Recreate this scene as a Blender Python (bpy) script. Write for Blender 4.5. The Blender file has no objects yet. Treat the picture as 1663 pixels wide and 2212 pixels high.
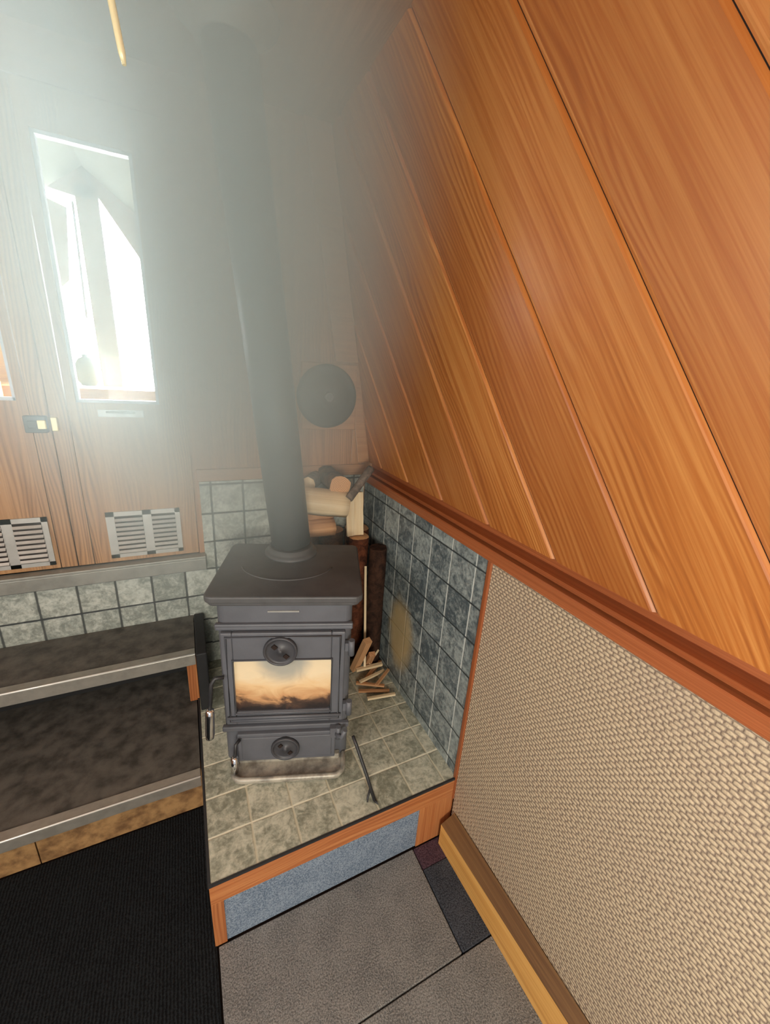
import bpy, bmesh, math, random
from mathutils import Vector, Matrix
random.seed(7)
S = bpy.context.scene
COL = S.collection
D, W, HH, ZD = 0.749, 0.636, 0.212, 0.887      # bow bulkhead, side wall, hearth height, dado height
TILT = math.radians(10); ZB = 0.93; XB = 0.656  # tumblehome of the upper cabin side
ZC = 1.93                                       # ceiling
CX = -0.295                                     # centre line of the boat
NDRAW = 1.3                                     # how far the cabin is modelled behind the hearth

def lin(r, g, b):
    f = lambda c: (c/255)/12.92 if c/255 <= .04045 else (((c/255)+.055)/1.055)**2.4
    return (f(r), f(g), f(b), 1)

# ------------------------------------------------------------------ mesh builder
class MB:
    def __init__(s): s.v = []; s.f = []; s.uv = []; s.sm = []; s.mi = []
    def face(s, pts, uv=None, smooth=False, mi=0):
        i = len(s.v); s.v += [Vector(p) for p in pts]; s.f.append(list(range(i, i+len(pts))))
        s.uv.append(uv or [(p[0]+p[1]*.37, p[2]+p[1]*.61) for p in pts]); s.sm.append(smooth); s.mi.append(mi)
    def box(s, a, b, g=0, M=None, mi=0):
        x0, y0, z0 = a; x1, y1, z1 = b
        c = [Vector(p) for p in [(x0,y0,z0),(x1,y0,z0),(x1,y1,z0),(x0,y1,z0),(x0,y0,z1),(x1,y0,z1),(x1,y1,z1),(x0,y1,z1)]]
        ou, ov = random.uniform(0, 9), random.uniform(0, 9)
        uvs = [(p[g]+ou, p[(g+1)%3]+p[(g+2)%3]+ov) for p in c]
        if M is not None: c = [M @ p for p in c]
        i = len(s.v); s.v += c
        for q in [(0,3,2,1),(4,5,6,7),(0,1,5,4),(1,2,6,5),(2,3,7,6),(3,0,4,7)]:
            s.f.append([i+k for k in q]); s.uv.append([uvs[k] for k in q]); s.sm.append(False); s.mi.append(mi)
        return s
    def bar(s, p, q, w, h=None, up=(0,0,1), mi=0):
        p = Vector(p); q = Vector(q); d = q-p; L = d.length; z = d.normalized()
        u = Vector(up); x = u.cross(z)
        if x.length < 1e-4: x = Vector((1,0,0)).cross(z)
        x.normalize(); y = z.cross(x); h = h or w
        M = Matrix.Translation(p) @ Matrix((x, y, z)).transposed().to_4x4()
        return s.box((-w/2,-h/2,0),(w/2,h/2,L), 2, M, mi)
    def tube(s, pts, r, n=16, caps=True, closed=False, mi=0):
        pts = [Vector(p) for p in pts]; R = r if isinstance(r, (list, tuple)) else [r]*len(pts)
        N = len(pts); rings = []; prev = None; acc = 0
        ou = random.uniform(0, 9)
        for k, p in enumerate(pts):
            if closed: t = pts[(k+1)%N]-pts[k-1]
            else: t = pts[min(k+1,N-1)]-pts[max(k-1,0)]
            t.normalize()
            if prev is None:
                a = Vector((0,0,1)) if abs(t.z) < .9 else Vector((1,0,0))
                prev = (a - t*a.dot(t)).normalized()
            else: prev = (prev - t*prev.dot(t)).normalized()
            b = t.cross(prev)
            if k: acc += (pts[k]-pts[k-1]).length
            i = len(s.v); rings.append((i, acc))
            for j in range(n):
                an = 2*math.pi*j/n; s.v.append(p + (prev*math.cos(an)+b*math.sin(an))*R[k])
        for k in range(N if closed else N-1):
            (i, a0), (l, a1) = rings[k], rings[(k+1)%N]
            for j in range(n):
                j2 = (j+1)%n
                s.f.append([i+j, i+j2, l+j2, l+j]); s.sm.append(True); s.mi.append(mi)
                c0, c1 = 6.28*R[k]*j/n, 6.28*R[k]*(j+1)/n
                s.uv.append([(a0+ou,c0),(a0+ou,c1),(a1+ou,c1),(a1+ou,c0)])
        if caps and not closed:
            for (i, a), rv in ((rings[0], True), (rings[-1], False)):
                q = [i+j for j in range(n)]
                if rv: q.reverse()
                s.f.append(q); s.sm.append(False); s.mi.append(mi); s.uv.append([(s.v[k].x+s.v[k].y, s.v[k].z) for k in q])
        return s
    def lathe(s, prof, c, ax=(0,0,1), n=40, mi=0, flat=False):
        """prof: list of (radius, height along ax)"""
        z = Vector(ax).normalized(); a = Vector((1,0,0)) if abs(z.x) < .9 else Vector((0,1,0))
        x = (a-z*a.dot(z)).normalized(); y = z.cross(x); c = Vector(c); rings = []
        for r, h in prof:
            i = len(s.v); rings.append(i)
            for j in range(n):
                an = 2*math.pi*j/n; s.v.append(c+z*h+(x*math.cos(an)+y*math.sin(an))*r)
        for k in range(len(prof)-1):
            for j in range(n):
                j2 = (j+1)%n
                s.f.append([rings[k]+j, rings[k]+j2, rings[k+1]+j2, rings[k+1]+j]); s.sm.append(not flat); s.mi.append(mi)
                s.uv.append([(j/n,k),(j2/n,k),(j2/n,k+1),(j/n,k+1)])
        for k, rv in ((0, True), (-1, False)):
            if prof[k][0] > 1e-5:
                q = [rings[k]+j for j in range(n)]
                if rv: q.reverse()
                s.f.append(q); s.sm.append(False); s.mi.append(mi); s.uv.append([(0,0)]*n)
        return s
    def prism(s, poly, fn, d0, d1, g=0):
        """poly of 2-D points, fn(a,b,d)->3-D; extruded d0..d1"""
        n = len(poly); i = len(s.v)
        s.v += [Vector(fn(a,b,d0)) for a,b in poly] + [Vector(fn(a,b,d1)) for a,b in poly]
        s.f.append([i+k for k in reversed(range(n))]); s.f.append([i+n+k for k in range(n)])
        s.uv += [[poly[k] for k in reversed(range(n))], list(poly)]
        for k in range(n):
            l = (k+1)%n; s.f.append([i+k,i+l,i+n+l,i+n+k])
            s.uv.append([(d0,k*.1),(d0,k*.1+.1),(d1,k*.1+.1),(d1,k*.1)])
        s.sm += [False]*(n+2); s.mi += [0]*(n+2)
        return s
    def build(s, name, mats, parent=None, origin=None, bevel=0, seg=2, world=False):
        """top-level: origin at base centre; child: vertices already in the thing's local frame (or world=True)"""
        me = bpy.data.meshes.new(name); V = [p.copy() for p in s.v]
        if parent is None:
            if origin is None:
                lo = [min(p[k] for p in V) for k in range(3)]; hi = [max(p[k] for p in V) for k in range(3)]
                origin = ((lo[0]+hi[0])/2, (lo[1]+hi[1])/2, lo[2])
            V = [p-Vector(origin) for p in V]
        elif world:
            Mi = WM[parent.name].inverted(); V = [Mi @ p for p in V]
        me.from_pydata([tuple(p) for p in V], [], s.f)
        uvl = me.uv_layers.new(name='UVMap'); k = 0
        for u in s.uv:
            for q in u: uvl.data[k].uv = q; k += 1
        for p, sm, mi in zip(me.polygons, s.sm, s.mi): p.use_smooth = sm; p.material_index = mi
        for m in (mats if isinstance(mats, (list, tuple)) else [mats]): me.materials.append(m)
        bm = bmesh.new(); bm.from_mesh(me); bmesh.ops.recalc_face_normals(bm, faces=bm.faces); bm.to_mesh(me); bm.free()
        o = bpy.data.objects.new(name, me); COL.objects.link(o)
        if parent is None: o.location = origin; WM[o.name] = Matrix.Translation(origin)
        else: o.parent = parent; WM[o.name] = WM[parent.name].copy()
        if bevel:
            b = o.modifiers.new('bevel', 'BEVEL'); b.width = bevel; b.segments = seg; b.limit_method = 'ANGLE'; b.angle_limit = math.radians(40)
        return o
WM = {}
def thing(name, loc, rz=0, label=None, cat=None, group=None, kind=None):
    o = bpy.data.objects.new(name, None); COL.objects.link(o); o.location = loc; o.rotation_euler = (0,0,rz)
    o.empty_display_size = .05
    WM[o.name] = Matrix.Translation(loc) @ Matrix.Rotation(rz, 4, 'Z')
    return tag(o, label, cat, group, kind)
def tag(o, label=None, cat=None, group=None, kind=None):
    if label: o['label'] = label
    if cat: o['category'] = cat
    if group: o['group'] = group
    if kind: o['kind'] = kind
    return o
def clip(poly, n, d):
    """keep a*n0+b*n1 <= d"""
    out = []
    for i, p in enumerate(poly):
        q = poly[(i+1)%len(poly)]; fp = p[0]*n[0]+p[1]*n[1]-d; fq = q[0]*n[0]+q[1]*n[1]-d
        if fp <= 0: out.append(p)
        if fp*fq < 0:
            t = fp/(fp-fq); out.append((p[0]+t*(q[0]-p[0]), p[1]+t*(q[1]-p[1])))
    return out

# ------------------------------------------------------------------ materials
class NT:
    def __init__(s, name):
        s.m = bpy.data.materials.new(name); s.m.use_nodes = True; s.t = s.m.node_tree; s.t.nodes.clear()
        s.out = s.n('ShaderNodeOutputMaterial')
    def n(s, t, **k):
        x = s.t.nodes.new(t)
        for a, b in k.items(): setattr(x, a, b)
        return x
    def put(s, sock, v):
        if isinstance(v, bpy.types.NodeSocket): s.t.links.new(v, sock)
        elif v is not None: sock.default_value = v
    def math(s, op, a, b=None, c=None, clamp=False):
        x = s.n('ShaderNodeMath', operation=op, use_clamp=clamp)
        s.put(x.inputs[0], a); s.put(x.inputs[1], b)
        if c is not None: s.put(x.inputs[2], c)
        return x.outputs[0]
    def mix(s, f, a, b, mode='MIX'):
        x = s.n('ShaderNodeMix', data_type='RGBA', blend_type=mode)
        s.put(x.inputs[0], f); s.put(x.inputs[6], a); s.put(x.inputs[7], b); return x.outputs[2]
    def ramp(s, f, stops):
        x = s.n('ShaderNodeValToRGB'); e = x.color_ramp.elements
        while len(e) < len(stops): e.new(.5)
        for k, (p, c) in enumerate(stops): e[k].position = p; e[k].color = c
        s.put(x.inputs[0], f); return x.outputs[0]
    def sstep(s, v, a, b):
        x = s.n('ShaderNodeMapRange', interpolation_type='SMOOTHSTEP'); s.put(x.inputs[0], v)
        x.inputs[1].default_value = a; x.inputs[2].default_value = b; return x.outputs[0]
    def noise(s, vec, scale, detail=3, rough=.55, dist=0):
        x = s.n('ShaderNodeTexNoise'); s.put(x.inputs['Vector'], vec); x.inputs['Scale'].default_value = scale
        x.inputs['Detail'].default_value = detail; x.inputs['Roughness'].default_value = rough; x.inputs['Distortion'].default_value = dist
        return x.outputs[0]
    def voro(s, vec, scale, feature='F1'):
        x = s.n('ShaderNodeTexVoronoi', feature=feature); s.put(x.inputs['Vector'], vec); x.inputs['Scale'].default_value = scale; return x
    def uv(s): return s.n('ShaderNodeUVMap', uv_map='UVMap').outputs[0]
    def obj(s): return s.n('ShaderNodeTexCoord').outputs['Object']
    def pos(s): return s.n('ShaderNodeNewGeometry').outputs['Position']
    def xyz(s, v):
        x = s.n('ShaderNodeSeparateXYZ'); s.put(x.inputs[0], v); return x.outputs
    def vec(s, a=0, b=0, c=0):
        x = s.n('ShaderNodeCombineXYZ'); s.put(x.inputs[0], a); s.put(x.inputs[1], b); s.put(x.inputs[2], c); return x.outputs[0]
    def scale(s, v, k):
        x = s.n('ShaderNodeVectorMath', operation='MULTIPLY'); s.put(x.inputs[0], v); s.put(x.inputs[1], k); return x.outputs[0]
    def bsdf(s, color, rough=.5, metal=0, bump=None, bstr=.2, bdist=.002, spec=.5, coat=0, sheen=0):
        p = s.n('ShaderNodeBsdfPrincipled'); s.put(p.inputs['Base Color'], color); s.put(p.inputs['Roughness'], rough)
        s.put(p.inputs['Metallic'], metal); s.put(p.inputs['Specular IOR Level'], spec); s.put(p.inputs['Coat Weight'], coat)
        s.put(p.inputs['Sheen Weight'], sheen); p.inputs['Coat Roughness'].default_value = .25
        if bump is not None:
            b = s.n('ShaderNodeBump'); b.inputs['Strength'].default_value = bstr; b.inputs['Distance'].default_value = bdist
            s.put(b.inputs['Height'], bump); s.t.links.new(b.outputs[0], p.inputs['Normal'])
        s.t.links.new(p.outputs[0], s.out.inputs[0]); return p

def wood(name, light, mid, dark, rough=.38, fig=.3, fine=.55, coat=.0, spec=.4, var=.25):
    """timber along UV u (metres): long grain lines, patchy cathedral figure, slow tone drift from board to board"""
    t = NT(name); u, v, _ = t.xyz(t.uv())
    ph = t.math('MULTIPLY_ADD', t.noise(t.vec(t.math('MULTIPLY', u, 1.5), t.math('MULTIPLY', v, 9.0)), 1, 2, .45), .11, v)
    rg = t.math('POWER', t.math('MULTIPLY_ADD', t.math('SINE', t.math('MULTIPLY', ph, 620.0)), .5, .5), 2.0)
    mask = t.sstep(t.noise(t.vec(t.math('MULTIPLY', u, 1.1), t.math('MULTIPLY', v, 8.0), 3.7), 1, 2, .5), .42, .62)
    wide = t.noise(t.vec(t.math('MULTIPLY', u, 1.6), t.math('MULTIPLY', v, 75), 1.3), 1, 4, .6, .3)
    fi = t.noise(t.vec(t.math('MULTIPLY', u, 5), t.math('MULTIPLY', v, 300), 8.1), 1, 3, .6)
    br = t.noise(t.vec(t.math('MULTIPLY', u, .35), t.math('MULTIPLY', v, 2.2)), 1, 1, .4)
    f = t.math('ADD', t.math('MULTIPLY', t.math('MULTIPLY', rg, mask), fig), t.math('MULTIPLY', t.sstep(wide, .3, .75), fine*.6))
    f = t.math('ADD', f, t.math('MULTIPLY', t.sstep(fi, .3, .75), fine*.35), clamp=True)
    c = t.ramp(f, [(0, light), (.36, mid), (1, dark)])
    c = t.mix(t.math('MULTIPLY', t.sstep(br, .35, .7), var), c, dark)
    t.bsdf(c, t.math('MULTIPLY_ADD', fi, .16, rough-.08), bump=t.math('ADD', fi, t.math('MULTIPLY', wide, .5)), bstr=.10, bdist=.001, coat=coat, spec=spec)
    return t.m

def tiles(name, axes, size, off, base, base2, grout, groutw=.006, rough=.45, grout2=None, tan_patch=None):
    """slate-look vinyl tiles, grid in world metres (geometry position)"""
    t = NT(name); p = t.xyz(t.pos())
    a = t.math('DIVIDE', t.math('SUBTRACT', p[axes[0]], off[0]), size); b = t.math('DIVIDE', t.math('SUBTRACT', p[axes[1]], off[1]), size)
    fa = t.math('ABSOLUTE', t.math('SUBTRACT', t.math('FRACT', a), .5)); fb = t.math('ABSOLUTE', t.math('SUBTRACT', t.math('FRACT', b), .5))
    wob = t.math('MULTIPLY', t.math('SUBTRACT', t.noise(t.pos(), 45, 2), .5), .03)
    th = .5-groutw/size/2
    ga = t.sstep(t.math('ADD', fa, wob), th-.02, th+.012); gb = t.sstep(t.math('ADD', fb, wob), th-.02, th+.012)
    cell = t.n('ShaderNodeTexWhiteNoise', noise_dimensions='2D'); t.put(cell.inputs[0], t.vec(t.math('FLOOR', a), t.math('FLOOR', b)))
    pw = t.n('ShaderNodeVectorMath', operation='ADD'); t.put(pw.inputs[0], t.pos()); t.put(pw.inputs[1], t.scale(cell.outputs['Color'], (3,3,3)))
    n1 = t.noise(pw.outputs[0], 26, 6, .72, .7); n2 = t.noise(pw.outputs[0], 110, 3, .6)
    f = t.math('ADD', t.math('MULTIPLY', n1, .8), t.math('MULTIPLY', n2, .35))
    f = t.math('ADD', f, t.math('MULTIPLY', t.math('SUBTRACT', cell.outputs['Value'], .5), .14))
    c = t.mix(t.sstep(f, .42, .78), base2, base)
    c = t.mix(ga, c, grout); c = t.mix(gb, c, grout2 or grout)
    if tan_patch: c = tan_patch(t, p, c)
    g = t.math('MAXIMUM', ga, gb)
    h = t.math('SUBTRACT', t.math('MULTIPLY', n1, .6), t.math('MULTIPLY', g, .8))
    t.bsdf(c, rough, bump=h, bstr=.5, bdist=.002)
    return t.m

def plain(name, c, rough=.5, metal=0, var=.12, scale=18, bstr=.08, c2=None, spec=.5):
    t = NT(name); n = t.noise(t.obj(), scale, 4, .6)
    c2 = c2 or tuple(x*(1-var*2) for x in c[:3])+(1,)
    t.bsdf(t.mix(t.sstep(n, .3, .75), c, c2), rough, metal, bump=t.noise(t.obj(), scale*14, 2), bstr=bstr, bdist=.001, spec=spec)
    return t.m

M = {}
M['board'] = wood('varnished_board', lin(203,139,74), lin(177,107,49), lin(128,66,30), rough=.40, fig=.32, coat=.12, var=.40)
M['board_edge'] = wood('lit_worn_board_edge', lin(232,166,100), lin(214,140,76), lin(180,104,54), rough=.4, var=.2)  # worn chamfers, made lighter to paint in the light strips along the joints
M['dado'] = wood('dado_wood', lin(172,100,60), lin(148,82,46), lin(108,58,34), rough=.36, fig=.1, coat=.12)
M['door_wood'] = wood('door_wood', lin(188,146,102), lin(162,120,80), lin(108,74,48), rough=.42, fig=.5, var=.2)
M['panel_wood'] = wood('bulkhead_wood', lin(180,132,92), lin(158,110,72), lin(112,74,48), rough=.45)
M['hearth_wood'] = wood('hearth_wood', lin(202,138,86), lin(174,106,62), lin(120,68,40), rough=.4)
M['pine'] = wood('pine_batten', lin(232,184,108), lin(214,158,84), lin(150,98,50), rough=.5)
M['pine_top'] = wood('weathered_batten', lin(132,98,60), lin(108,76,46), lin(64,44,30), rough=.6)
M['plywood'] = wood('yellow_ply', lin(244,206,130), lin(230,184,104), lin(196,144,74), rough=.5)
M['riser'] = plain('mottled_riser', lin(176,138,92), .5, c2=lin(112,82,54), scale=34)
M['tile_floor'] = tiles('hearth_tiles', (0,1), .1, (.0978,.0947), lin(206,205,186), lin(128,130,114), lin(196,190,166), groutw=.004, grout2=lin(226,220,196))
M['tile_back'] = tiles('bow_tiles', (0,2), .1, (-.4109,.5945), lin(196,200,190), lin(128,134,126), lin(74,78,76), groutw=.0055, grout2=lin(58,62,62))
def tan_patch(t, p, c):
    # soft-edged tan area low on the tiles beside the stove
    dy = t.math('DIVIDE', t.math('SUBTRACT', p[1], .375), .085); dz = t.math('DIVIDE', t.math('SUBTRACT', p[2], .43), .13)
    d = t.math('SQRT', t.math('ADD', t.math('POWER', dy, 2.0), t.math('POWER', dz, 2.0)))
    d = t.math('ADD', d, t.math('MULTIPLY', t.math('SUBTRACT', t.noise(t.pos(), 14, 3), .5), .5))
    c = t.mix(t.math('MULTIPLY', t.math('SUBTRACT', 1.0, t.sstep(d, .55, 1.25)), .85), c, lin(196,170,122))
    return c
M['tile_side'] = tiles('side_tiles', (1,2), .1, (.045,.845), lin(160,168,164), lin(74,84,88), lin(196,200,194), groutw=.004, grout2=lin(52,58,60), tan_patch=tan_patch)  # shade painted into these tiles; pale and dark grout imitate glancing light
M['iron'] = plain('stove_iron', lin(97,99,105), .48, .0, scale=9, var=.1, bstr=.2, spec=.5)
M['iron_top'] = plain('stove_top_iron', lin(84,83,84), .5, .0, scale=12, var=.16, bstr=.15)
M['iron_dark'] = plain('dark_iron', lin(46,46,48), .45, .0, spec=.5)
M['iron_knob'] = plain('knob_iron', lin(66,66,70), .45, 0, var=.1)
M['pipe'] = plain('pipe_enamel', lin(72,74,76), .42, .0, scale=6, var=.08, spec=.5)
M['chrome'] = plain('chrome', lin(225,225,228), .15, 1.0, var=.02)
M['alu'] = plain('aluminium', lin(176,172,162), .36, .6, var=.10, scale=30)
M['vent_alu'] = plain('vent_aluminium', lin(190,188,182), .45, .6, var=.08, scale=30)
M['edge_highlight'] = plain('highlight_worn_metal', lin(244,242,236), .3, .3, var=.03)  # near-white lip painting the highlight along the worn nosing edge
M['sill'] = plain('sill_metal', lin(158,158,150), .4, .4, var=.12, scale=22)
M['rubber'] = plain('black_board', lin(30,30,31), .7)
M['tread'] = plain('worn_tread', lin(98,93,86), .5, c2=lin(58,55,50), scale=24, bstr=.3)
M['brass'] = plain('brass', lin(255,240,186), .35, .3, var=.05)
M['mat'] = None
def carpet(name, c1, c2, ridge=0, rough=.95, sc=300):
    t = NT(name); p = t.xyz(t.pos()); v = t.noise(t.pos(), sc, 3, .7); b = t.noise(t.pos(), 14, 3, .6)
    f = t.math('MULTIPLY_ADD', t.math('SUBTRACT', b, .5), .22, v); h = v
    if ridge:
        w = t.math('SINE', t.math('MULTIPLY', t.math('ADD', p[0], t.math('MULTIPLY', t.noise(t.pos(), 60, 2), .004)), ridge))
        h = t.math('MULTIPLY_ADD', w, .35, v); f = t.math('MULTIPLY_ADD', w, .12, f)
    t.bsdf(t.mix(t.sstep(f, .32, .68), c2, c1), rough, bump=h, bstr=.8, bdist=.004, spec=.15); return t.m
M['carpet_grey'] = carpet('grey_carpet_tile', lin(152,150,146), lin(92,92,92))
M['carpet_slate'] = carpet('slate_carpet_tile', lin(84,88,96), lin(38,42,50))
M['carpet_plum'] = carpet('plum_carpet', lin(96,74,84), lin(58,42,52))
M['carpet_blue'] = carpet('blue_carpet', lin(154,168,184), lin(92,108,128))
M['mat'] = carpet('black_mat', lin(36,40,43), lin(14,16,18), ridge=900)
def weave():
    t = NT('woven_panel'); p = t.xyz(t.pos())
    row = t.math('DIVIDE', t.math('ADD', p[2], t.math('MULTIPLY', t.noise(t.pos(), 30, 2), .004)), .0075)
    ri = t.math('FLOOR', row); rnd = t.n('ShaderNodeTexWhiteNoise', noise_dimensions='1D'); t.put(rnd.inputs['W'], ri)
    col = t.math('ADD', t.math('DIVIDE', p[1], .0125), t.math('ADD', t.math('MULTIPLY', ri, .5), t.math('MULTIPLY', rnd.outputs['Value'], .25)))
    a = t.math('SINE', t.math('MULTIPLY', t.math('FRACT', row), math.pi)); b = t.math('ABSOLUTE', t.math('SINE', t.math('MULTIPLY', col, math.pi)))
    f = t.math('MULTIPLY', a, t.math('POWER', b, .7)); n = t.noise(t.pos(), 300, 3); big = t.noise(t.pos(), 3.5, 2)
    f2 = t.math('MULTIPLY_ADD', t.math('SUBTRACT', n, .5), .9, f)
    c = t.mix(t.sstep(f2, .04, .72), lin(134,117,101), lin(198,178,149))
    c = t.mix(t.math('MULTIPLY', t.sstep(big, .4, .7), .15), c, lin(150,128,118))
    t.bsdf(c, .95, bump=f2, bstr=.55, bdist=.003, spec=.1); return t.m
M['weave'] = weave()
def soot_glass():
    t = NT('sooty_stove_glass'); o = t.obj(); p = t.xyz(o)
    n = t.noise(t.scale(o, (1,1,1.6)), 13, 4, .55, 1.2)
    # soot burnt on around the lower edge and corners, the middle brown to cream
    ax = t.math('DIVIDE', t.math('ADD', p[0], .006), .122); zz = t.math('DIVIDE', t.math('SUBTRACT', p[2], .190), .164)
    wob = t.math('MULTIPLY', t.math('SUBTRACT', n, .5), .55)
    f = t.math('ADD', t.math('ADD', zz, wob), t.math('MULTIPLY', t.math('POWER', ax, 2.0), -.10))
    c = t.ramp(f, [(0.0, lin(46,40,40)), (.13, lin(84,64,54)), (.24, lin(204,156,110)), (.42, lin(232,198,150)), (.66, lin(236,216,180)), (1, lin(226,208,174))])
    # grey smoke bloom at the top middle
    e = t.math('SQRT', t.math('ADD', t.math('POWER', t.math('DIVIDE', ax, .62), 2.0), t.math('POWER', t.math('DIVIDE', t.math('SUBTRACT', zz, 1.05), .55), 2.0)))
    c = t.mix(t.math('MULTIPLY', t.math('SUBTRACT', 1.0, t.sstep(t.math('ADD', e, wob), .5, 1.15)), .85), c, lin(158,160,154))
    t.bsdf(c, .25, spec=.6); return t.m
M['soot'] = soot_glass()
def log_mats(bark_a, bark_b, name):
    t = NT(name); n = t.noise(t.scale(t.obj(), (1,1,1)), 30, 5, .7, .5)
    t.bsdf(t.mix(t.sstep(n, .3, .7), bark_a, bark_b), .9, bump=n, bstr=.9, bdist=.006, spec=.2); return t.m
M['bark'] = log_mats(lin(118,86,62), lin(56,38,30), 'bark')
M['bark_red'] = log_mats(lin(112,64,42), lin(52,28,20), 'red_bark')
M['bark_shade'] = log_mats(lin(72,48,36), lin(34,22,17), 'shade_bark')  # bark darkened to give the shade beside the stove
M['bark_grey'] = log_mats(lin(140,124,112), lin(80,68,60), 'grey_bark')
M['split'] = wood('split_wood', lin(238,220,188), lin(222,196,156), lin(176,140,100), rough=.8, spec=.2)
M['split_warm'] = wood('split_wood_warm', lin(214,168,124), lin(190,138,96), lin(128,84,58), rough=.8, spec=.2)
def endgrain():
    t = NT('end_grain'); x = t.n('ShaderNodeTexWave', wave_type='RINGS', rings_direction='Y'); t.put(x.inputs[0], t.obj()); x.inputs['Scale'].default_value = 60; x.inputs['Distortion'].default_value = 2
    t.bsdf(t.mix(x.outputs[1], lin(226,178,132), lin(186,134,92)), .85, spec=.2); return t.m
M['end'] = endgrain()
def glass():
    t = NT('window_glass'); a = t.n('ShaderNodeBsdfTransparent'); g = t.n('ShaderNodeBsdfGlossy'); g.inputs['Roughness'].default_value = .02
    fr = t.n('ShaderNodeFresnel'); fr.inputs[0].default_value = 1.4; m = t.n('ShaderNodeMixShader')
    t.t.links.new(fr.outputs[0], m.inputs[0]); t.t.links.new(a.outputs[0], m.inputs[1]); t.t.links.new(g.outputs[0], m.inputs[2]); t.t.links.new(m.outputs[0], t.out.inputs[0]); return t.m
M['glass'] = glass()
def canvas():
    t = NT('translucent_canvas'); d = t.n('ShaderNodeBsdfDiffuse'); d.inputs[0].default_value = lin(96,99,88); r = t.n('ShaderNodeBsdfTranslucent'); r.inputs[0].default_value = lin(200,204,190)
    m = t.n('ShaderNodeMixShader'); m.inputs[0].default_value = .02; t.t.links.new(d.outputs[0], m.inputs[1]); t.t.links.new(r.outputs[0], m.inputs[2]); t.t.links.new(m.outputs[0], t.out.inputs[0]); return t.m
M['canvas'] = canvas()
M['white_paint'] = plain('white_paint', lin(206,210,216), .5)
M['green'] = plain('green_grey_rubber', lin(120,132,120), .6)
M['ceiling'] = wood('ceiling_board', lin(170,128,92), lin(146,104,70), lin(104,70,46), rough=.5)
M['gap'] = plain('dark_gap', lin(36,22,16), .9)

# ------------------------------------------------------------------ setting
# floor sub-base
tag(MB().box((-1.25,-1.3,-.06),(W+.03,D,-.012)).build('floor', M['gap']), kind='structure')
# upper cabin side: varnished boards laid diagonally on the sloping side
def bw(a, b, d):                       # a along the boat, b up the slope, d into the wall
    return (XB - b*math.sin(TILT) + d*math.cos(TILT), a, ZB + b*math.cos(TILT) + d*math.sin(TILT))
SL, STEP = .637, .197; VM = (ZC-ZB)/math.cos(TILT); KN = math.sqrt(1+SL*SL)
def boards():
    mb = MB(); ch, dep, gap = .0095, .0055, .0008
    k0 = -11
    for k in range(-9, 7):
        t0 = .0365+STEP*k; t1 = t0+STEP
        ou, ov = random.uniform(0, 20), random.uniform(0, 20)
        prof = [(t0+gap, .006), (t0+gap+.004, .0015), (t0+gap+.007, 0), (t1-gap-ch, 0), (t1-gap-ch*.7, .0010), (t1-gap-ch*.35, .0028), (t1-gap, dep)]
        for sg, ((a, da), (b, db)) in enumerate(zip(prof, prof[1:])):
            poly = [(-NDRAW, .019), (D, .019), (D, VM), (-NDRAW, VM)]
            poly = clip(poly, (-1, SL), -a); 
            if len(poly) >= 3: poly = clip(poly, (1, -SL), b)
            if len(poly) < 3: continue
            pts = []; uv = []
            for y, v in poly:
                t = y-SL*v; f = (t-a)/(b-a); pts.append(bw(y, v, da+(db-da)*f))
                uv.append(((y*SL+v)/KN+ou, t/KN+ov))
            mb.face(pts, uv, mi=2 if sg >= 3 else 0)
    mb2 = mb
    # backing behind the joints
    i = [bw(-NDRAW,.019,.0065), bw(D,.019,.0065), bw(D,VM,.0065), bw(-NDRAW,VM,.0065)]
    mb2.face(i, mi=1)
    mb2.prism([(-NDRAW,.019),(D,.019),(D,VM),(-NDRAW,VM)], bw, .0075, .016)
    return mb2
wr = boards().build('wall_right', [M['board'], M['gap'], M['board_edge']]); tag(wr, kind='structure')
# lower hull-side lining behind tiles and woven panel
tag(MB().box((W+.006,-NDRAW,-.012),(W+.03,D,.885),1).build('wall_lower_right', M['panel_wood']), kind='structure')
# dado rail moulding
prof = [(W+.012,.886),(W-.014,.886),(W-.017,.889),(W-.017,.912),(W-.014,.915),(W+.002,.917),(W+.002,.920),(W-.009,.922),(W-.011,.926),(W-.006,.930),(W+.028,.931),(W+.028,.978),(W+.045,.978),(W+.045,.886)]
tag(MB().prism(prof, lambda a,b,d: (a,d,b), -NDRAW, D).build('trim_1', M['dado']), kind='structure')

# bow bulkhead, with the two door openings cut out of it
DX0, DX1, DZ0, DZ1 = CX-.335, CX+.335, .655, 1.835
T = .03
wbm = MB()
wbm.box((-1.25,D,-.012),(DX0,D+T,ZC),2); wbm.box((DX1,D,-.012),(W+.06,D+T,ZC+.03),2); wbm.box((DX0,D,DZ1),(DX1,D+T,ZC),0); wbm.box((DX0,D,-.012),(DX1,D+T,DZ0),0)
for a, b in (((DX0-.02,D+T,DZ0-.02),(DX0+.014,D+T+.012,DZ1+.02)), ((DX1-.014,D+T,DZ0-.02),(DX1+.02,D+T+.012,DZ1+.02)), ((DX0,D+T,DZ1-.014),(DX1,D+T+.012,DZ1+.02)), ((DX0,D+T,DZ0-.02),(DX1,D+T+.012,DZ0+.014)), ((CX-.02,D+T,DZ0),(CX+.02,D+T+.012,DZ1))): wbm.box(a, b, 2)
tag(wbm.build('wall_front', M['panel_wood']), kind='structure')
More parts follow.
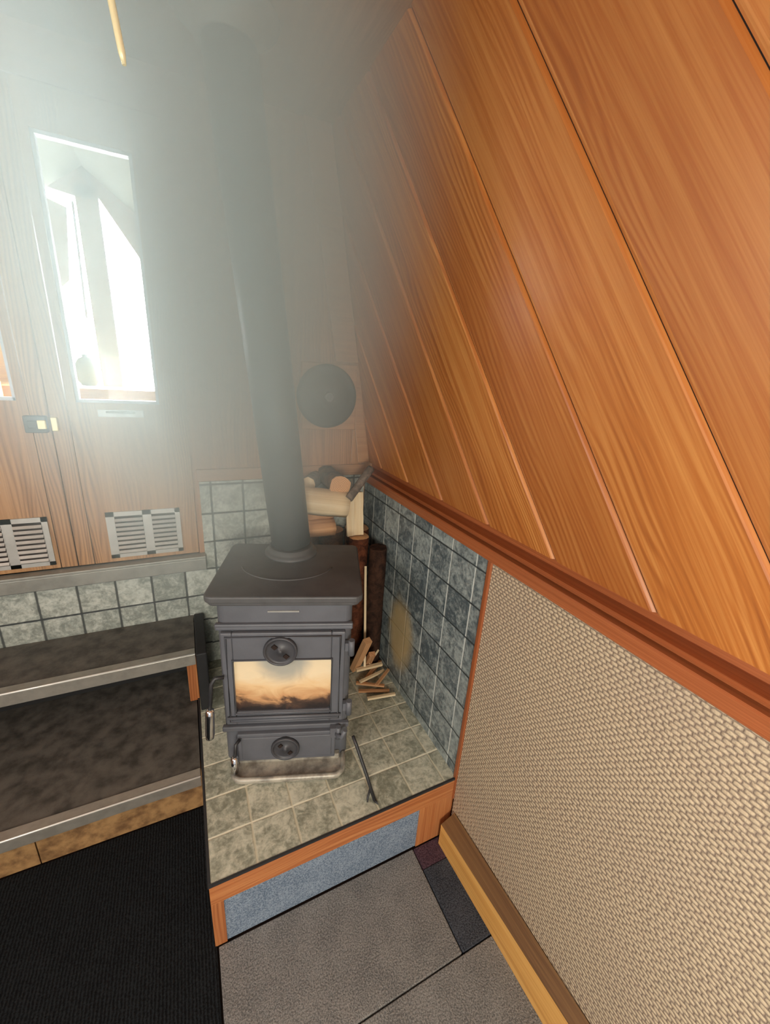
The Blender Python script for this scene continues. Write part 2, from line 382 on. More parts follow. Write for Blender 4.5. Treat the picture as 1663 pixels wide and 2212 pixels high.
# flat panelling bead and corner board on the bulkhead
t2 = MB(); t2.box((.575,D-.008,.95),(.587,D,1.075),2); t2.box((.05,D-.009,.905),(.63,D,.945),0)
tag(t2.build('trim_2', M['panel_wood'], bevel=.002), kind='structure')
t3 = MB()
def cb(a,b,d): return (a,d,b)
xs = lambda z: XB-math.tan(TILT)*(z-ZB)
t3.prism([(xs(1.30)-.085,1.30),(xs(1.30)-.004,1.30),(xs(ZC)-.004,ZC),(xs(ZC)-.085,ZC)], cb, D-.014, D)
t3.prism([(xs(.95)-.05,.95),(xs(.95)-.004,.95),(xs(1.30)-.004,1.30),(xs(1.30)-.035,1.30)], cb, D-.008, D)
tag(t3.build('trim_3', M['panel_wood'], bevel=.003), kind='structure')
# tile facing on the bow bulkhead
tb = MB(); tb.box((-1.2,D-.004,-.01),(.056,D-.0005,.606),0); tb.box((.056,D-.008,HH+.001),(W-.005,D-.0005,.904),0)
tag(tb.build('tiled_splashback', M['tile_back']), 'pale grey slate-look tiles on the bow bulkhead behind stove and steps', 'wall tiles')
# door sill
sl = MB(); sl.box((-.98,D-.035,.647),(.057,D+.02,.655),0); sl.box((-.98,D-.035,.607),(.057,D-.031,.647),0)
tag(sl.build('trim_4', M['sill'], bevel=.0015), kind='structure')
# ceiling
tag(MB().box((-1.25,-NDRAW,ZC),(W-.14,D,ZC+.03),1).build('ceiling', M['ceiling']), kind='structure')
# port side of the cabin
wl = MB(); wl.box((-1.26,.2,-.012),(-1.23,D,ZC),2); wl.box((-1.26,-NDRAW,-.012),(-1.23,.2,.95),1); wl.box((-1.26,-NDRAW,1.6),(-1.23,.2,ZC),1)
tag(wl.build('wall_left', M['panel_wood']), kind='structure')

# ------------------------------------------------------------------ doors
def door(name, x0, x1, wx0, wx1, lx0, lx1, side):
    d = thing(name, ((x0+x1)/2, D, DZ0), kind='structure')
    z0, z1, wz0, wz1 = DZ0+.004, DZ1-.004, 1.142, 1.745; y0, y1 = D-.002, D+.028
    mb = MB()
    # tongue and groove boards of the leaf, cut round the window
    gx = x0+.04 if side > 0 else x1-.04
    cols = sorted([x0, gx, wx0, wx1, x1])
    for a, b in zip(cols, cols[1:]):
        ga = .0012 if a in (gx,) else 0; gb = .0012 if b in (gx,) else 0
        if a >= wx0-1e-6 and b <= wx1+1e-6:
            mb.box((a,y0,z0),(b,y1,wz0),2); mb.box((a,y0,wz1),(b,y1,z1),2)
        else: mb.box((a+ga,y0,z0),(b-gb,y1,z1),2)
    mb.build('door_leaf', M['door_wood'], d, world=True)
    wf = MB()
    for a, b in (((wx0,D+.004,wz0),(wx0+.008,D+.026,wz1)), ((wx1-.008,D+.004,wz0),(wx1,D+.026,wz1)), ((wx0,D+.004,wz0),(wx1,D+.026,wz0+.008)), ((wx0,D+.004,wz1-.008),(wx1,D+.026,wz1))): wf.box(a, b)
    f = wf.build('window_frame', M['white_paint'], d, world=True)
    MB().box((wx0+.008,D+.014,wz0+.008),(wx1-.008,D+.017,wz1-.008)).build('window_pane', M['glass'], f, world=True)
    # hit-and-miss louvre vent in the foot of the door
    lv = MB(); zb, zt = .672, .822; yy = D-.002
    lv.box((lx0,yy-.004,zb),(lx1,yy,zb+.012)); lv.box((lx0,yy-.004,zt-.014),(lx1,yy,zt))
    w = (lx1-lx0); cm = (lx0+lx1)/2+.008
    for a, b in ((lx0,lx0+.022),(cm-.012,cm+.012),(lx1-.014,lx1)): lv.box((a,yy-.004,zb),(b,yy,zt))
    lv.box((lx0+.004,yy-.0012,zb+.004),(lx1-.004,yy-.0002,zt-.004), mi=1)
    n = 8; hgt = (zt-.016-zb-.014)/n
    for a, b in ((lx0+.022,cm-.012),(cm+.012,lx1-.014)):
        for k in range(n):
            z = zb+.013+hgt*k
            lv.face([(a,yy-.009,z+hgt*.22),(b,yy-.009,z+hgt*.22),(b,yy-.004,z+hgt*.68),(a,yy-.004,z+hgt*.68)])
            lv.face([(a,yy-.009,z+hgt*.25),(b,yy-.009,z+hgt*.25),(b,yy-.008,z+hgt*.1),(a,yy-.008,z+hgt*.1)])
    lv.build('louvre_vent', [M['vent_alu'], M['gap']], d, world=True)
    return d
dr = door('door_1', CX+.0015, DX1-.002, -.232, -.032, -.208, -.008, 1)
dl = door('door_2', DX0+.002, CX-.0015, -.558, -.358, -.545, -.347, -1)
# rim lock across the meeting stiles, on the port leaf, with its keep on the other
lk = MB(); lk.box((-.348,D-.022,1.062),(-.300,D-.002,1.106),0); lk.box((-.340,D-.026,1.075),(-.318,D-.022,1.094),0)
lk.build('rim_lock', M['iron_dark'], dl, world=True, bevel=.002)
MB().box((-.318,D-.030,1.073),(-.300,D-.022,1.096),0).build('latch_bolt', M['brass'], dl, world=True, bevel=.002)
MB().box((-.292,D-.016,1.066),(-.278,D-.002,1.102),0).build('lock_keep', M['brass'], dr, world=True, bevel=.002)
hk = MB(); hk.box((-.185,D-.006,1.105),(-.075,D-.002,1.124),0); hk.tube([(-.165,D-.010,1.118),(-.095,D-.010,1.118)],.003,8)
hk.build('door_pull', M['vent_alu'], dr, world=True)
# brass strip on the ceiling running up to the bulkhead
br = MB(); br.tube([(.0056,0,1.563),(.0045,0,1.573),(-.035,0,ZC)], [.002,.0036,.0036], 12)
tag(br.build('brass_rod', M['brass']), 'thin bright brass rod hanging from the ceiling above the door window', 'rod')

# ------------------------------------------------------------------ steps
st = thing('step', (-.4,.42,0), label='lower dark tread step with bright metal nosing under the bow doors', cat='step')
XL = -.98
MB().box((XL,.288,.186),(-.009,D-.006,.204),0).build('tread', M['tread'], st, world=True)
nb = MB(); nb.box((XL,.274,.204),(-.009,.302,.2065),0); nb.box((XL,.274,.172),(-.009,.277,.204),0)
n1 = nb.build('nosing', M['alu'], st, world=True, bevel=.001)
MB().tube([(XL,.2755,.2055),(-.009,.2755,.2055)], .0022, 10).build('worn_highlight', M['edge_highlight'], n1, world=True)
rs = MB(); rs.box((XL,.350,0),(-.403,.362,.186),0); rs.box((-.400,.350,0),(-.009,.362,.186),0)
rs.build('riser', M['riser'], st, world=True)
s2 = thing('step', (-.4,.63,.204), label='upper dark tread step directly below the metal door sill', cat='step')
MB().box((XL,.532,.403),(.001,D-.006,.422),0).build('tread', M['tread'], s2, world=True)
nb = MB(); nb.box((XL,.516,.422),(.001,.546,.4245),0); nb.box((XL,.516,.385),(.001,.519,.422),0)
n2 = nb.build('nosing', M['alu'], s2, world=True, bevel=.001)
MB().tube([(XL,.5175,.4235),(.001,.5175,.4235)], .0022, 10).build('worn_highlight', M['edge_highlight'], n2, world=True)
MB().box((-.028,.565,.2065),(.001,.60,.403),2).build('end_post', M['hearth_wood'], s2, world=True, bevel=.002)
MB().box((XL,D-.018,.2065),(.001,D-.006,.403),0).build('shade_panel', M['rubber'], s2, world=True)  # dark sheet added to give the shade under the open upper step
MB().box((.003,.505,.212),(.034,D-.01,.428),2).build('side_panel', M['rubber'], s2, world=True, bevel=.004)

# ------------------------------------------------------------------ hearth
h = thing('hearth', (W/2,.37,0), label='raised tiled hearth with orange wood front and blue carpet inset', cat='hearth')
MB().box((0,0,HH-.02),(W+.005,D-.008,HH),0).build('tiled_top', M['tile_floor'], h, world=True)
et = MB(); et.box((-.006,-.005,HH-.005),(W-.002,0,HH+.001),0); et.box((-.006,0,HH-.005),(0,D-.01,HH+.001),1)
et.build('edge_strip', M['iron_dark'], h, world=True)
ff = MB(); ff.box((-.004,-.004,.148),(W-.002,.014,HH-.005),0); ff.box((-.004,-.004,0),(.022,.014,.148),2); ff.box((.524,-.004,0),(W-.002,.014,.148),2)
ff.build('front_frame', M['hearth_wood'], h, world=True)
MB().box((.022,-.001,0),(.524,.010,.148),0).build('carpet_inset', M['carpet_blue'], h, world=True)
MB().box((-.004,.014,0),(.006,D-.01,HH-.005),1).build('side_board', M['hearth_wood'], h, world=True)
# side tiles, edge bead, woven panel
tag(MB().box((W-.002,.006,HH+.0005),(W+.0055,D-.009,ZD-.002),1).build('tile_panel', M['tile_side']), 'dark slate-look tile panel on the cabin side beside the stove', 'wall tiles')
tag(MB().box((W-.006,-.008,.135),(W+.006,.006,ZD),2).build('edge_bead', M['dado'], bevel=.003), 'thin upright wooden bead between side tiles and woven panel', 'bead')
tag(MB().box((W-.001,-NDRAW,0),(W+.0055,-.008,ZD-.002),1).build('woven_panel', M['weave']), 'beige ribbed carpet panel covering the cabin side below the rail', 'wall carpet')
# batten along the foot of the woven panel
bt = MB(); 
P = lambda y: (.589+.038*(-y), .076+.052*(-y))
sec = []
for y in (-.022, -NDRAW):
    x, z = P(y); sec.append([(x,y,.0),(x,y,z),(W-.004,y,z+.022),(W-.004,y,.0)])
a, b = sec
bt.face([a[0],a[1],b[1],b[0]], [(0,0),(0,.08),(1.3,.08),(1.3,0)], mi=0)
bt.face([a[1],a[2],b[2],b[1]], [(0,.3),(0,.36),(1.3,.36),(1.3,.3)], mi=1)
bt.face([a[0],a[1],a[2],a[3]], [(0,.5),(.08,.5),(.08,.55),(0,.55)], mi=0); bt.face([b[0],b[1],b[2],b[3]], mi=0)
bt.face([a[2],a[3],b[3],b[2]], mi=0); bt.face([a[0],a[3],b[3],b[0]], mi=0)
tag(bt.build('timber_batten', [M['pine'], M['pine_top']]), 'rough pine batten along the floor under the woven panel', 'batten')
# floor coverings
cz = -.012
tag(MB().box((.003,-.244,cz),(.5135,-.006,0)).build('carpet_tile', M['carpet_grey'], bevel=.002), 'grey carpet tile directly in front of the hearth', 'carpet tile', 'loose carpet tiles')
tag(MB().box((.5165,-.244,cz),(W-.004,-.062,0)).build('carpet_tile', M['carpet_slate'], bevel=.002), 'narrow dark blue carpet strip between grey tile and batten', 'carpet tile', 'loose carpet tiles')
tag(MB().box((.5165,-.061,cz),(W-.004,-.006,-.001)).build('carpet_tile', M['carpet_plum'], bevel=.002), 'small plum carpet offcut at the right foot of the hearth', 'carpet tile', 'loose carpet tiles')
tag(MB().box((.003,-.80,cz),(W-.004,-.247,0)).build('carpet_tile', M['carpet_grey'], bevel=.002), 'grey carpet tile nearest the viewer beyond the dark seam', 'carpet tile', 'loose carpet tiles')
tag(MB().box((-1.2,-1.0,cz),(-.001,.345,.002)).build('floor_mat', M['mat'], bevel=.002), 'black ribbed floor mat left of the hearth below the steps', 'mat')

# ------------------------------------------------------------------ stove (local frame: x right, y back, z up from the hearth)
SY = math.radians(-19.0); SO = (.211,.216,HH)
sv = thing('wood_stove', SO, SY, 'small dark grey cast iron wood stove with sooty glass door', 'stove')
def rrect(x0, y0, x1, y1, r, n=6):
    out = []
    for cx, cy, a0 in ((x1-r,y1-r,0),(x0+r,y1-r,90),(x0+r,y0+r,180),(x1-r,y0+r,270)):
        for k in range(n+1):
            a = math.radians(a0+90*k/n); out.append((cx+r*math.cos(a), cy+r*math.sin(a)))
    return out
flat = lambda a,b,d: (a,b,d)
front = lambda a,b,d: (a,d,b)
B = MB(); B.prism(rrect(-.166,.016,.166,.305,.02), flat, .012, .515)
B.prism(rrect(-.150,.03,.150,.28,.02), flat, 0, .014)
B.build('body', M['iron'], sv)
tp = MB(); tp.prism(rrect(-.190,0,.190,.322,.022), flat, .518, .536); tp.prism(rrect(-.184,.006,.184,.316,.02), flat, .508, .52)
tp.build('top_plate', M['iron_top'], sv, bevel=.004)
MB().lathe([(.076,.535),(.076,.541),(.070,.545),(.064,.549),(.063,.560),(.058,.560)], (-.010,.262,0)).build('flue_collar', M['iron_top'], sv)
# oval cooking-ring line cast in the top
MB().tube([(-.01+.125*math.cos(a), .185+.10*math.sin(a), .5355) for a in [math.pi*(1.08+.84*k/24) for k in range(25)]], .0025, 6).build('cast_ring', M['iron_top'], sv)
lf = MB(); lf.box((-.042,.013,.4865),(.034,.017,.4905)); lf.build('damper_slot', M['vent_alu'], sv)
fr = MB(); fr.box((-.168,.006,.447),(.168,.020,.457)); fr.box((-.168,.010,.437),(.168,.02,.447)); fr.build('upper_moulding', M['iron'], sv, bevel=.003)
MB().box((-.168,.004,.122),(.168,.018,.138)).build('lower_moulding', M['iron'], sv, bevel=.003)
# fire door
dd = MB()
def hole_frame(mb, X0, Z0, X1, Z1, x0, z0, x1, z1, ya, yb):
    mb.box((X0,ya,Z0),(x0,yb,Z1)).box((x1,ya,Z0),(X1,yb,Z1)).box((x0,ya,Z0),(x1,yb,z0)).box((x0,ya,z1),(x1,yb,Z1))
hole_frame(dd, -.155,.150,.150,.435, -.128,.190,.116,.354, .002,.016)
door_o = dd.build('fire_door', M['iron'], sv, bevel=.003)
rim = MB()
pts = [(-.143,.002,.162),(-.143,.002,.424),(.138,.002,.424),(.138,.002,.162)]
rim.tube(pts, .004, 8, closed=True); rim.tube([(-.130,.001,.186),(-.130,.001,.356),(.118,.001,.356),(.118,.001,.186)], .003, 8, closed=True)
rim.tube([(-.15,-.003,.176),(.145,-.003,.176)], .004, 8)
rim.build('door_beading', M['iron'], door_o)
gl = MB(); gl.prism(rrect(-.128,.190,.116,.354,.012), front, .008, .012); gl.build('door_glass', M['soot'], door_o)
def spin(name, cx, cz, r, parent, y=.002):
    k = MB(); k.lathe([(r+.002,-.0),(r+.002,.008),(r-.001,.011),(r-.004,.008),(r-.006,.005),(r-.010,.005),(.006,.006),(.005,.010),(.002,.011),(0,.011)], (cx,y,cz), (0,-1,0), 44)
    o = k.build(name, M['iron_knob'], parent)
    sp = MB()
    for a in (135, 315):
        c, s_ = math.cos(math.radians(a)), math.sin(math.radians(a))
        sp.bar((cx+c*.014,y-.0075,cz+s_*.014),(cx+c*(r-.014),y-.0075,cz+s_*(r-.014)), .011, .003, up=(0,1,0))
    sp.build('air_slot', M['gap'], o); return o
spin('air_control', -.011, .384, .040, door_o)
for zz in (.393, .200):
    ln = MB(); ln.tube([(.166,-.004,zz-.022),(.166,-.004,zz+.022)], .008, 12).box((.150,-.004,zz-.012),(.166,.010,zz+.012))
    ln.build('hinge', M['iron'], door_o)
# handle: cranked rod with a steel grip hanging on the left
hr = MB(); hr.tube([(-.150,-.006,.312),(-.170,-.012,.314),(-.178,-.018,.302),(-.184,-.026,.232)], .005, 10)
hd = hr.build('door_handle', M['iron_dark'], door_o)
MB().lathe([(.004,0),(.010,.004),(.011,.02),(.0115,.078),(.010,.09),(.004,.094)], (-.184,-.026,.232), (-.05,-.04,-1), 20).build('handle_grip', M['chrome'], hd)
# ash door
ad = MB(); ad.box((-.128,-.006,.028),(.132,.016,.122)); ad.box((-.118,-.009,.038),(.122,-.004,.112))
ado = ad.build('ash_door', M['iron'], sv, bevel=.004)
spin('air_control', -.002, .074, .036, ado, -.008)
lt = MB(); lt.tube([(-.120,-.012,.112),(-.128,-.024,.108),(-.130,-.034,.070)], .0045, 10); la = lt.build('ash_door_handle', M['iron_dark'], ado)
MB().lathe([(.004,0),(.0095,.003),(.010,.05),(.004,.054)], (-.130,-.034,.078), (-.03,-.05,-1), 20).build('handle_grip', M['chrome'], la)
ht = MB(); ht.tube([(.140,-.010,.10),(.140,-.010,.14)], .007, 12).box((.118,-.012,.104),(.142,.012,.136)).tube([(.135,-.012,.118),(.150,-.026,.120),(.158,-.028,.146)], .006, 10)
ht.build('ash_door_catch', M['iron'], ado)
# ash lip tray in front
al = MB(); al.prism(rrect(-.142,-.056,.158,.03,.03), flat, .004, .014)
al.tube([(x,y,.018) for x,y in [(-.138,.016)]+[p for p in rrect(-.138,-.054,.156,.03,.028) if p[1] < 0][0:14]+[(.156,.016)]], .007, 10)
al.box((-.13,.000,.012),(.145,.016,.030))
al.build('ash_lip', plain('ashy_iron', lin(188,182,168), .4, .2, c2=lin(120,116,108), scale=30), sv, bevel=.003)

# flue pipe
pA, pB = Vector((.289,.4745,HH+.5615)), Vector((.172,.492,ZC))
fp = thing('flue_pipe', pA, 0, 'tall dark flue pipe rising from the stove top to the ceiling', 'pipe')
MB().tube([pA, pA.lerp(pB,.35), pA.lerp(pB,.7), pB], .0565, 40).build('pipe', M['pipe'], fp, world=True)
MB().lathe([(.058,-.05),(.062,-.05),(.064,-.02),(.098,-.010),(.105,-.004),(.105,.0)], pB, (0,0,1), 48).build('ceiling_collar', M['vent_alu'], fp, world=True)

# mushroom vent on the bulkhead
mv = thing('mushroom_vent', (.475,D,1.07), 0, 'round black vent disc on a square wooden plate beside the flue pipe', 'vent')
MB().box((.388,D-.020,1.075),(.580,D,1.293),0).build('mounting_plate', M['panel_wood'], mv, world=True, bevel=.003)
MB().lathe([(.055,0),(.055,.018),(.100,.020),(.103,.024),(.102,.030),(.090,.036),(.074,.034),(.070,.039),(.046,.038),(.042,.043),(.022,.043),(0,.043)], (.466,D-.020,1.187), (0,-1,0), 56).build('disc', M['iron_dark'], mv, world=True)
MB().lathe([(.016,0),(.016,.008),(.010,.012),(.009,.008),(0,.008)], (.466,D-.062,1.187), (0,-1,0), 28).build('hub', M['iron'], mv, world=True)

# ------------------------------------------------------------------ logs, kindling, poker
def log(name, p, q, r, label, mats=('bark','end'), n=14, jit=.08, split=None, group='firewood stacked in the corner'):
    """a log with bark all round; split=(angle0, angle1) keeps a wedge of it with a sawn-off heart"""
    p, q = Vector(p), Vector(q); t = (q-p).normalized(); a = Vector((0,0,1)) if abs(t.z) < .9 else Vector((0,1,0))
    x = (a-t*a.dot(t)).normalized(); y = t.cross(x); mb = MB(); K = 5
    if split: ang = [math.radians(split[0]+(split[1]-split[0])*k/n) for k in range(n+1)]
    else: ang = [2*math.pi*k/n for k in range(n)]
    jr = [1+random.uniform(-jit, jit) for _ in ang]; ou = random.uniform(0, 9); rings = []
    for k in range(K+1):
        c = p.lerp(q, k/K); row = [c+(x*math.cos(g)+y*math.sin(g))*r*j*(1+random.uniform(-.03,.03)) for g, j in zip(ang, jr)]
        if split: row.append(c.copy())
        rings.append(row)
    m = len(rings[0]); L = (q-p).length
    i0 = len(mb.v)
    for row in rings: mb.v += row
    for k in range(K):
        for j in range(m):
            j2 = (j+1)%m; heart = split and (j >= m-2)
            mb.f.append([i0+k*m+j, i0+k*m+j2, i0+(k+1)*m+j2, i0+(k+1)*m+j]); mb.sm.append(not heart); mb.mi.append(1 if heart else 0)
            w0, w1 = j*.02, (j+1)*.02
            mb.uv.append([(ou+L*k/K,w0),(ou+L*k/K,w1),(ou+L*(k+1)/K,w1),(ou+L*(k+1)/K,w0)])
    for k, rv in ((0,True),(K,False)):
        f = [i0+k*m+j for j in range(m)]
        if rv: f.reverse()
        mb.f.append(f); mb.sm.append(False); mb.mi.append(1); mb.uv.append([((mb.v[z]-p).dot(x), (mb.v[z]-p).dot(y)) for z in f])
    o = mb.build(name, [M[mats[0]], M[mats[1]]], origin=p)
    return tag(o, label, 'log', group)
# upright logs in the corner carrying the loose ones on top
zt1, zt2 = HH+.001, .715
log('log', (.585,.685,zt1), (.585,.685,zt2), .046, 'dark reddish log upright in the corner below the bright pale split log', ('bark_red','end'))
log('log', (.490,.690,zt1), (.490,.690,zt2), .044, 'dark log upright behind the stove under the warm brown split block', ('bark','end'))
log('log', (.400,.695,zt1), (.400,.695,zt2), .040, 'dark log upright directly behind the flue pipe', ('bark','end'))
log('log', (.560,.600,zt1), (.560,.600,zt2), .038, 'reddish log upright behind the right rear corner of the stove', ('bark_red','end'))
log('log', (.602,.520,HH+.001), (.602,.520,.700), .031, 'added dark log standing in for the shade between stove and side tiles', ('bark_shade','bark_shade'))  # added log, dark even on its cut end, filling the shaded gap
log('log', (.374,.640,zt2+.03), (.478,.640,zt2+.03), .030, 'brown split log lying low against the flue pipe', ('split_warm','split_warm'), split=(-60,200))
log('log', (.385,.690,zt2+.085), (.478,.690,zt2+.085), .055, 'warm brown split block below the pale wedge log', ('split_warm','split_warm'), n=8, jit=.12)
log('log', (.352,.612,.862), (.508,.600,.838), .046, 'pale split wedge log across the top of the stack', ('split','split'), split=(-20,150), n=6)
log('log', (.545,.600,zt2+.004), (.540,.612,zt2+.160), .030, 'bright pale split log standing on end at right of stack', ('split','split'), split=(-100,100), n=8)
log('log', (.480,.590,.908), (.480,.735,.912), .036, 'round log topmost on the stack showing its sawn end', ('bark','end'))
log('log', (.603,.622,.957), (.503,.568,.868), .015, 'grey split log leaning from wall over the round log', ('bark_grey','bark_grey'), n=6)
log('log', (.392,.665,.898), (.440,.735,.902), .026, 'small dark log beside the pipe left of the round log', ('bark_grey','split'), n=8)
def stick(p, q, r, label, m='split'):
    mb = MB(); mb.bar(p, q, r*2, r*1.5); return tag(mb.build('kindling_stick', M[m], origin=p), label, 'stick', 'kindling beside the stove')
z = HH
stick((.512,.345,z+.012), (.610,.330,z+.012), .0048, 'pale kindling stick lying nearest the front of the pile')
stick((.500,.395,z+.006), (.600,.355,z+.008), .0048, 'dark kindling stick under the pale front one', 'split_warm')
stick((.505,.430,z+.010), (.590,.375,z+.016), .0048, 'kindling stick slanting forward across the pile', 'split_warm')
stick((.560,.380,z+.024), (.632,.430,z+.030), .0048, 'kindling stick slanting back towards the side tiles', 'split_warm')
stick((.520,.470,z+.030), (.620,.462,z+.034), .0065, 'kindling stick lying straight across the back of the pile')
stick((.515,.420,z+.020), (.620,.440,z+.022), .0048, 'kindling stick crossing the middle of the pile')
stick((.525,.500,z+.010), (.540,.430,z+.180), .014, 'orange bark piece standing up out of the kindling', 'split_warm')
stick((.576,.500,z+.015), (.566,.440,z+.110), .011, 'short brown bark piece leaning in the kindling', 'split_warm')
stick((.570,.480,z+.040), (.615,.500,z+.075), .008, 'pale stub of kindling tilted towards the side tiles')
stick((.553,.470,z+.030), (.575,.560,z+.400), .004, 'long thin pale stick leaning on the logs beside the stove')
stick((.54,.43,z+.010), (.63,.50,z+.014), .007, 'brown kindling stick lying low along the side tiles', 'split_warm')
pk = MB(); pk.tube([(.396,.026,z+.004),(.386,.060,z+.055),(.372,.104,z+.118),(.366,.118,z+.14)], .0045, 10)
pk.tube([(.396,.026,z+.004),(.400,.012,z+.004)], [.0045,.001], 8); pk.tube([(.391,.044,z+.03),(.380,.034,z+.010),(.377,.028,z+.004)], [.003,.003,.002], 8)
tag(pk.build('poker', M['iron_dark']), 'black iron poker leaning on the ash door catch of the stove', 'poker')

# ------------------------------------------------------------------ front well seen through the door windows
cy = 2.0
cb_ = thing('cratch_board', (CX,cy,.6), 0, 'white cratch board with glazed triangles seen through door windows', 'board')
apex = 2.03; 
f = MB(); fw = lambda a,b,d: (a,d,b)
f.prism([(CX-.045,1.05),(CX+.045,1.05),(CX+.045,apex-.02),(CX-.045,apex-.02)], fw, cy, cy+.03)      # centre post
f.prism([(CX-.045,apex+.06),(CX+.02,apex-.02),(CX+.62,1.06),(CX+.80,1.06),(CX+.80,1.50),(CX+.02,apex+.06)], fw, cy, cy+.03)
f.prism([(CX-.75,.60),(CX+.80,.60),(CX+.80,1.06),(CX-.75,1.06)], fw, cy, cy+.03)
f.prism([(CX-.20,1.975),(CX-.045,1.955),(CX+.03,1.955),(CX+.03,apex+.06),(CX-.045,apex+.06),(CX-.20,apex+.0)], fw, cy, cy+.03)
f.prism([(CX-.155,1.56),(CX-.115,1.60),(CX-.082,1.90),(CX-.155,1.925)], fw, cy-.012, cy)
f.prism([(CX-.075,1.44),(CX-.066,1.44),(CX-.052,1.93),(CX-.060,1.93)], fw, cy-.012, cy)
f.build('frame', M['white_paint'], cb_, world=True)
MB().prism([(CX-.75,1.06),(CX-.165,1.06),(CX-.165,1.70),(CX-.165,apex-.05),(CX-.75,1.48)], fw, cy, cy+.03).build('side_board', M['plywood'], cb_, world=True)
ly = MB(); ly.box((-.95,1.70,1.10),(.36,1.985,1.12),0); ly.box((-.95,1.71,.60),(.36,1.73,1.10),0)
tag(ly.build('locker', M['plywood']), 'yellow plywood locker top in the front well outside the doors', 'locker')
lb = MB(); lb.box((-.98,.85,.60),(-.62,1.55,1.20),1)
tag(lb.build('locker', M['plywood']), 'yellow plywood locker side seen through the left door window', 'locker')
fe = MB(); fe.lathe([(.0,0),(.03,.004),(.047,.03),(.051,.06),(.047,.10),(.028,.13),(.012,.138),(.012,.15),(0,.15)], (-.385,1.90,1.12), (0,0,1), 28)
tag(fe.build('fender', M['green']), 'green-grey round fender standing on the yellow locker', 'fender')
wf_ = MB(); wf_.box((-1.2,D+.04,.55),(.6,2.1,.60)); wf_.box((-1.2,D+.04,.60),(-1.17,2.1,1.22)).box((.57,D+.04,.60),(.60,2.1,1.22)); tag(wf_.build('well_deck', M['rubber']), kind='structure')
cv = MB()
for s in (1,-1):
    cv.face([(CX,D+.035,apex+.06),(CX+s*.95,D+.035,1.45),(CX+s*.95,cy-.014,1.35),(CX,cy-.014,apex+.045)])
tag(cv.build('cratch_cover', M['canvas']), 'cream canvas cover over the front well outside the doors', 'cover')

# ------------------------------------------------------------------ volume standing in for lens bloom
def bloom_haze():
    t = NT('bloom_haze'); p = t.xyz(t.pos())
    dx = t.math('DIVIDE', t.math('SUBTRACT', p[0], .07), .48); dz = t.math('DIVIDE', t.math('SUBTRACT', p[2], 1.52), .80); dy = t.math('DIVIDE', t.math('SUBTRACT', p[1], .26), .46)
    d = t.math('SQRT', t.math('ADD', t.math('ADD', t.math('POWER', dx, 2.0), t.math('POWER', dz, 2.0)), t.math('POWER', dy, 2.0)))
    k = t.math('SUBTRACT', 1.0, t.sstep(d, .3, 1.05))
    k = t.math('MULTIPLY', k, t.math('MULTIPLY_ADD', t.noise(t.pos(), 3.5, 2), .5, .75))
    den = t.math('MULTIPLY', k, HAZE_D); tint = (.84,1,.985,1)
    v = t.n('ShaderNodeVolumeScatter'); v.inputs['Color'].default_value = tint; v.inputs['Anisotropy'].default_value = HAZE_G
    a = t.n('ShaderNodeVolumeAbsorption'); a.inputs['Color'].default_value = tint; ad_ = t.n('ShaderNodeAddShader')
    t.put(v.inputs['Density'], den); t.put(a.inputs['Density'], den)
    t.t.links.new(v.outputs[0], ad_.inputs[0]); t.t.links.new(a.outputs[0], ad_.inputs[1]); t.t.links.new(ad_.outputs[0], t.out.inputs['Volume']); return t.m
HAZE_G, HAZE_D = .1, 3.2
hz = MB(); hz.box((-.46,-.32,.78),(.53,D-.012,ZC-.012))
tag(hz.build('bloom_haze', bloom_haze()), 'added pale volume standing in for lens bloom around the door window and flue pipe', 'bloom_haze', kind='stuff')

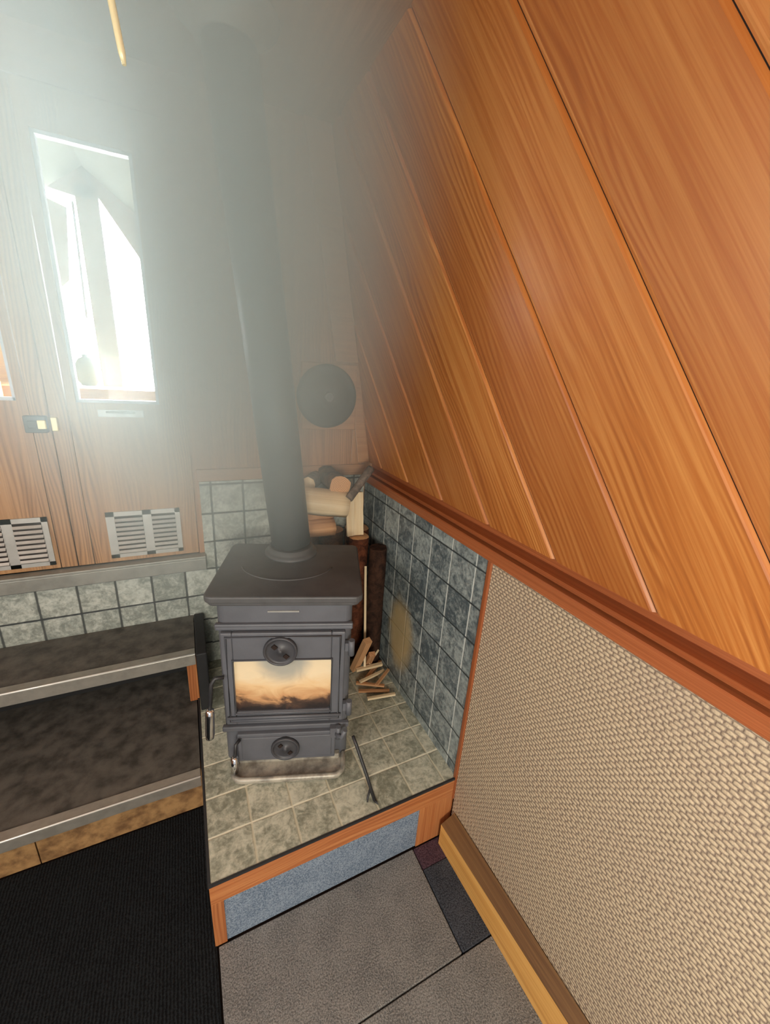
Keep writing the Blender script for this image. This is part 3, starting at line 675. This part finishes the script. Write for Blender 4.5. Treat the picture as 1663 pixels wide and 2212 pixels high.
# ------------------------------------------------------------------ light
w = bpy.data.worlds.new('sky'); S.world = w; w.use_nodes = True; nt = w.node_tree; nt.nodes.clear()
o = nt.nodes.new('ShaderNodeOutputWorld'); bg = nt.nodes.new('ShaderNodeBackground'); tc = nt.nodes.new('ShaderNodeTexCoord'); sx = nt.nodes.new('ShaderNodeSeparateXYZ')
nt.links.new(tc.outputs['Generated'], sx.inputs[0])
mr = nt.nodes.new('ShaderNodeMapRange'); mr.interpolation_type = 'SMOOTHSTEP'; nt.links.new(sx.outputs[1], mr.inputs[0])
mr.inputs[1].default_value = .1; mr.inputs[2].default_value = .95; mr.inputs[3].default_value = .62; mr.inputs[4].default_value = 125
nt.links.new(mr.outputs[0], bg.inputs[1]); bg.inputs[0].default_value = (.96,.98,1,1); nt.links.new(bg.outputs[0], o.inputs[0])
def area(name, loc, tgt, sx_, sy_, e, c=(1,1,1)):
    l = bpy.data.lights.new(name, 'AREA'); l.shape = 'RECTANGLE'; l.size = sx_; l.size_y = sy_; l.energy = e; l.color = c
    ob = bpy.data.objects.new(name, l); COL.objects.link(ob); ob.location = loc
    ob.rotation_euler = (Vector(tgt)-Vector(loc)).to_track_quat('-Z', 'Y').to_euler(); return ob
area('port_fill', (-1.22,-.55,1.3), (.6,.0,1.0), .9, .55, 10, (1,.97,.93))  # added fill light at the unseen port side, brightening the right wall
area('stern_fill', (-.25,-1.75,1.02), (.5,.2,.95), .5, .5, 27, (1,.94,.80))  # unseen area light added aft, placed to rake across the boards

# ------------------------------------------------------------------ camera
cam = bpy.data.cameras.new('camera'); co = bpy.data.objects.new('camera', cam); COL.objects.link(co); S.camera = co
rx = Vector((.90049038,-.43001091,.06486673)); uy = Vector((.0824138,.31520223,.94543933)); fz = Vector((.42699537,.8460131,-.31927541))
co.matrix_world = Matrix.Translation((.03333,-.63923,1.26504)) @ Matrix((rx, uy, -fz)).transposed().to_4x4()
cam.sensor_fit = 'HORIZONTAL'; cam.sensor_width = 36; cam.lens = 870.69*36/1663; cam.clip_start = .02

S.view_settings.view_transform = 'Standard'; S.view_settings.look = 'None'; S.view_settings.gamma = 1; S.view_settings.exposure = 0.0
S.view_settings.use_curve_mapping = False
c = S.cycles
c.use_denoising = True; c.max_bounces = 6; c.diffuse_bounces = 3; c.glossy_bounces = 3; c.transmission_bounces = 4; c.transparent_max_bounces = 8; c.volume_bounces = 1
c.use_adaptive_sampling = True; c.adaptive_threshold = .05; c.volume_step_rate = 1.6; c.caustics_reflective = False; c.caustics_refractive = False; c.sample_clamp_indirect = 4
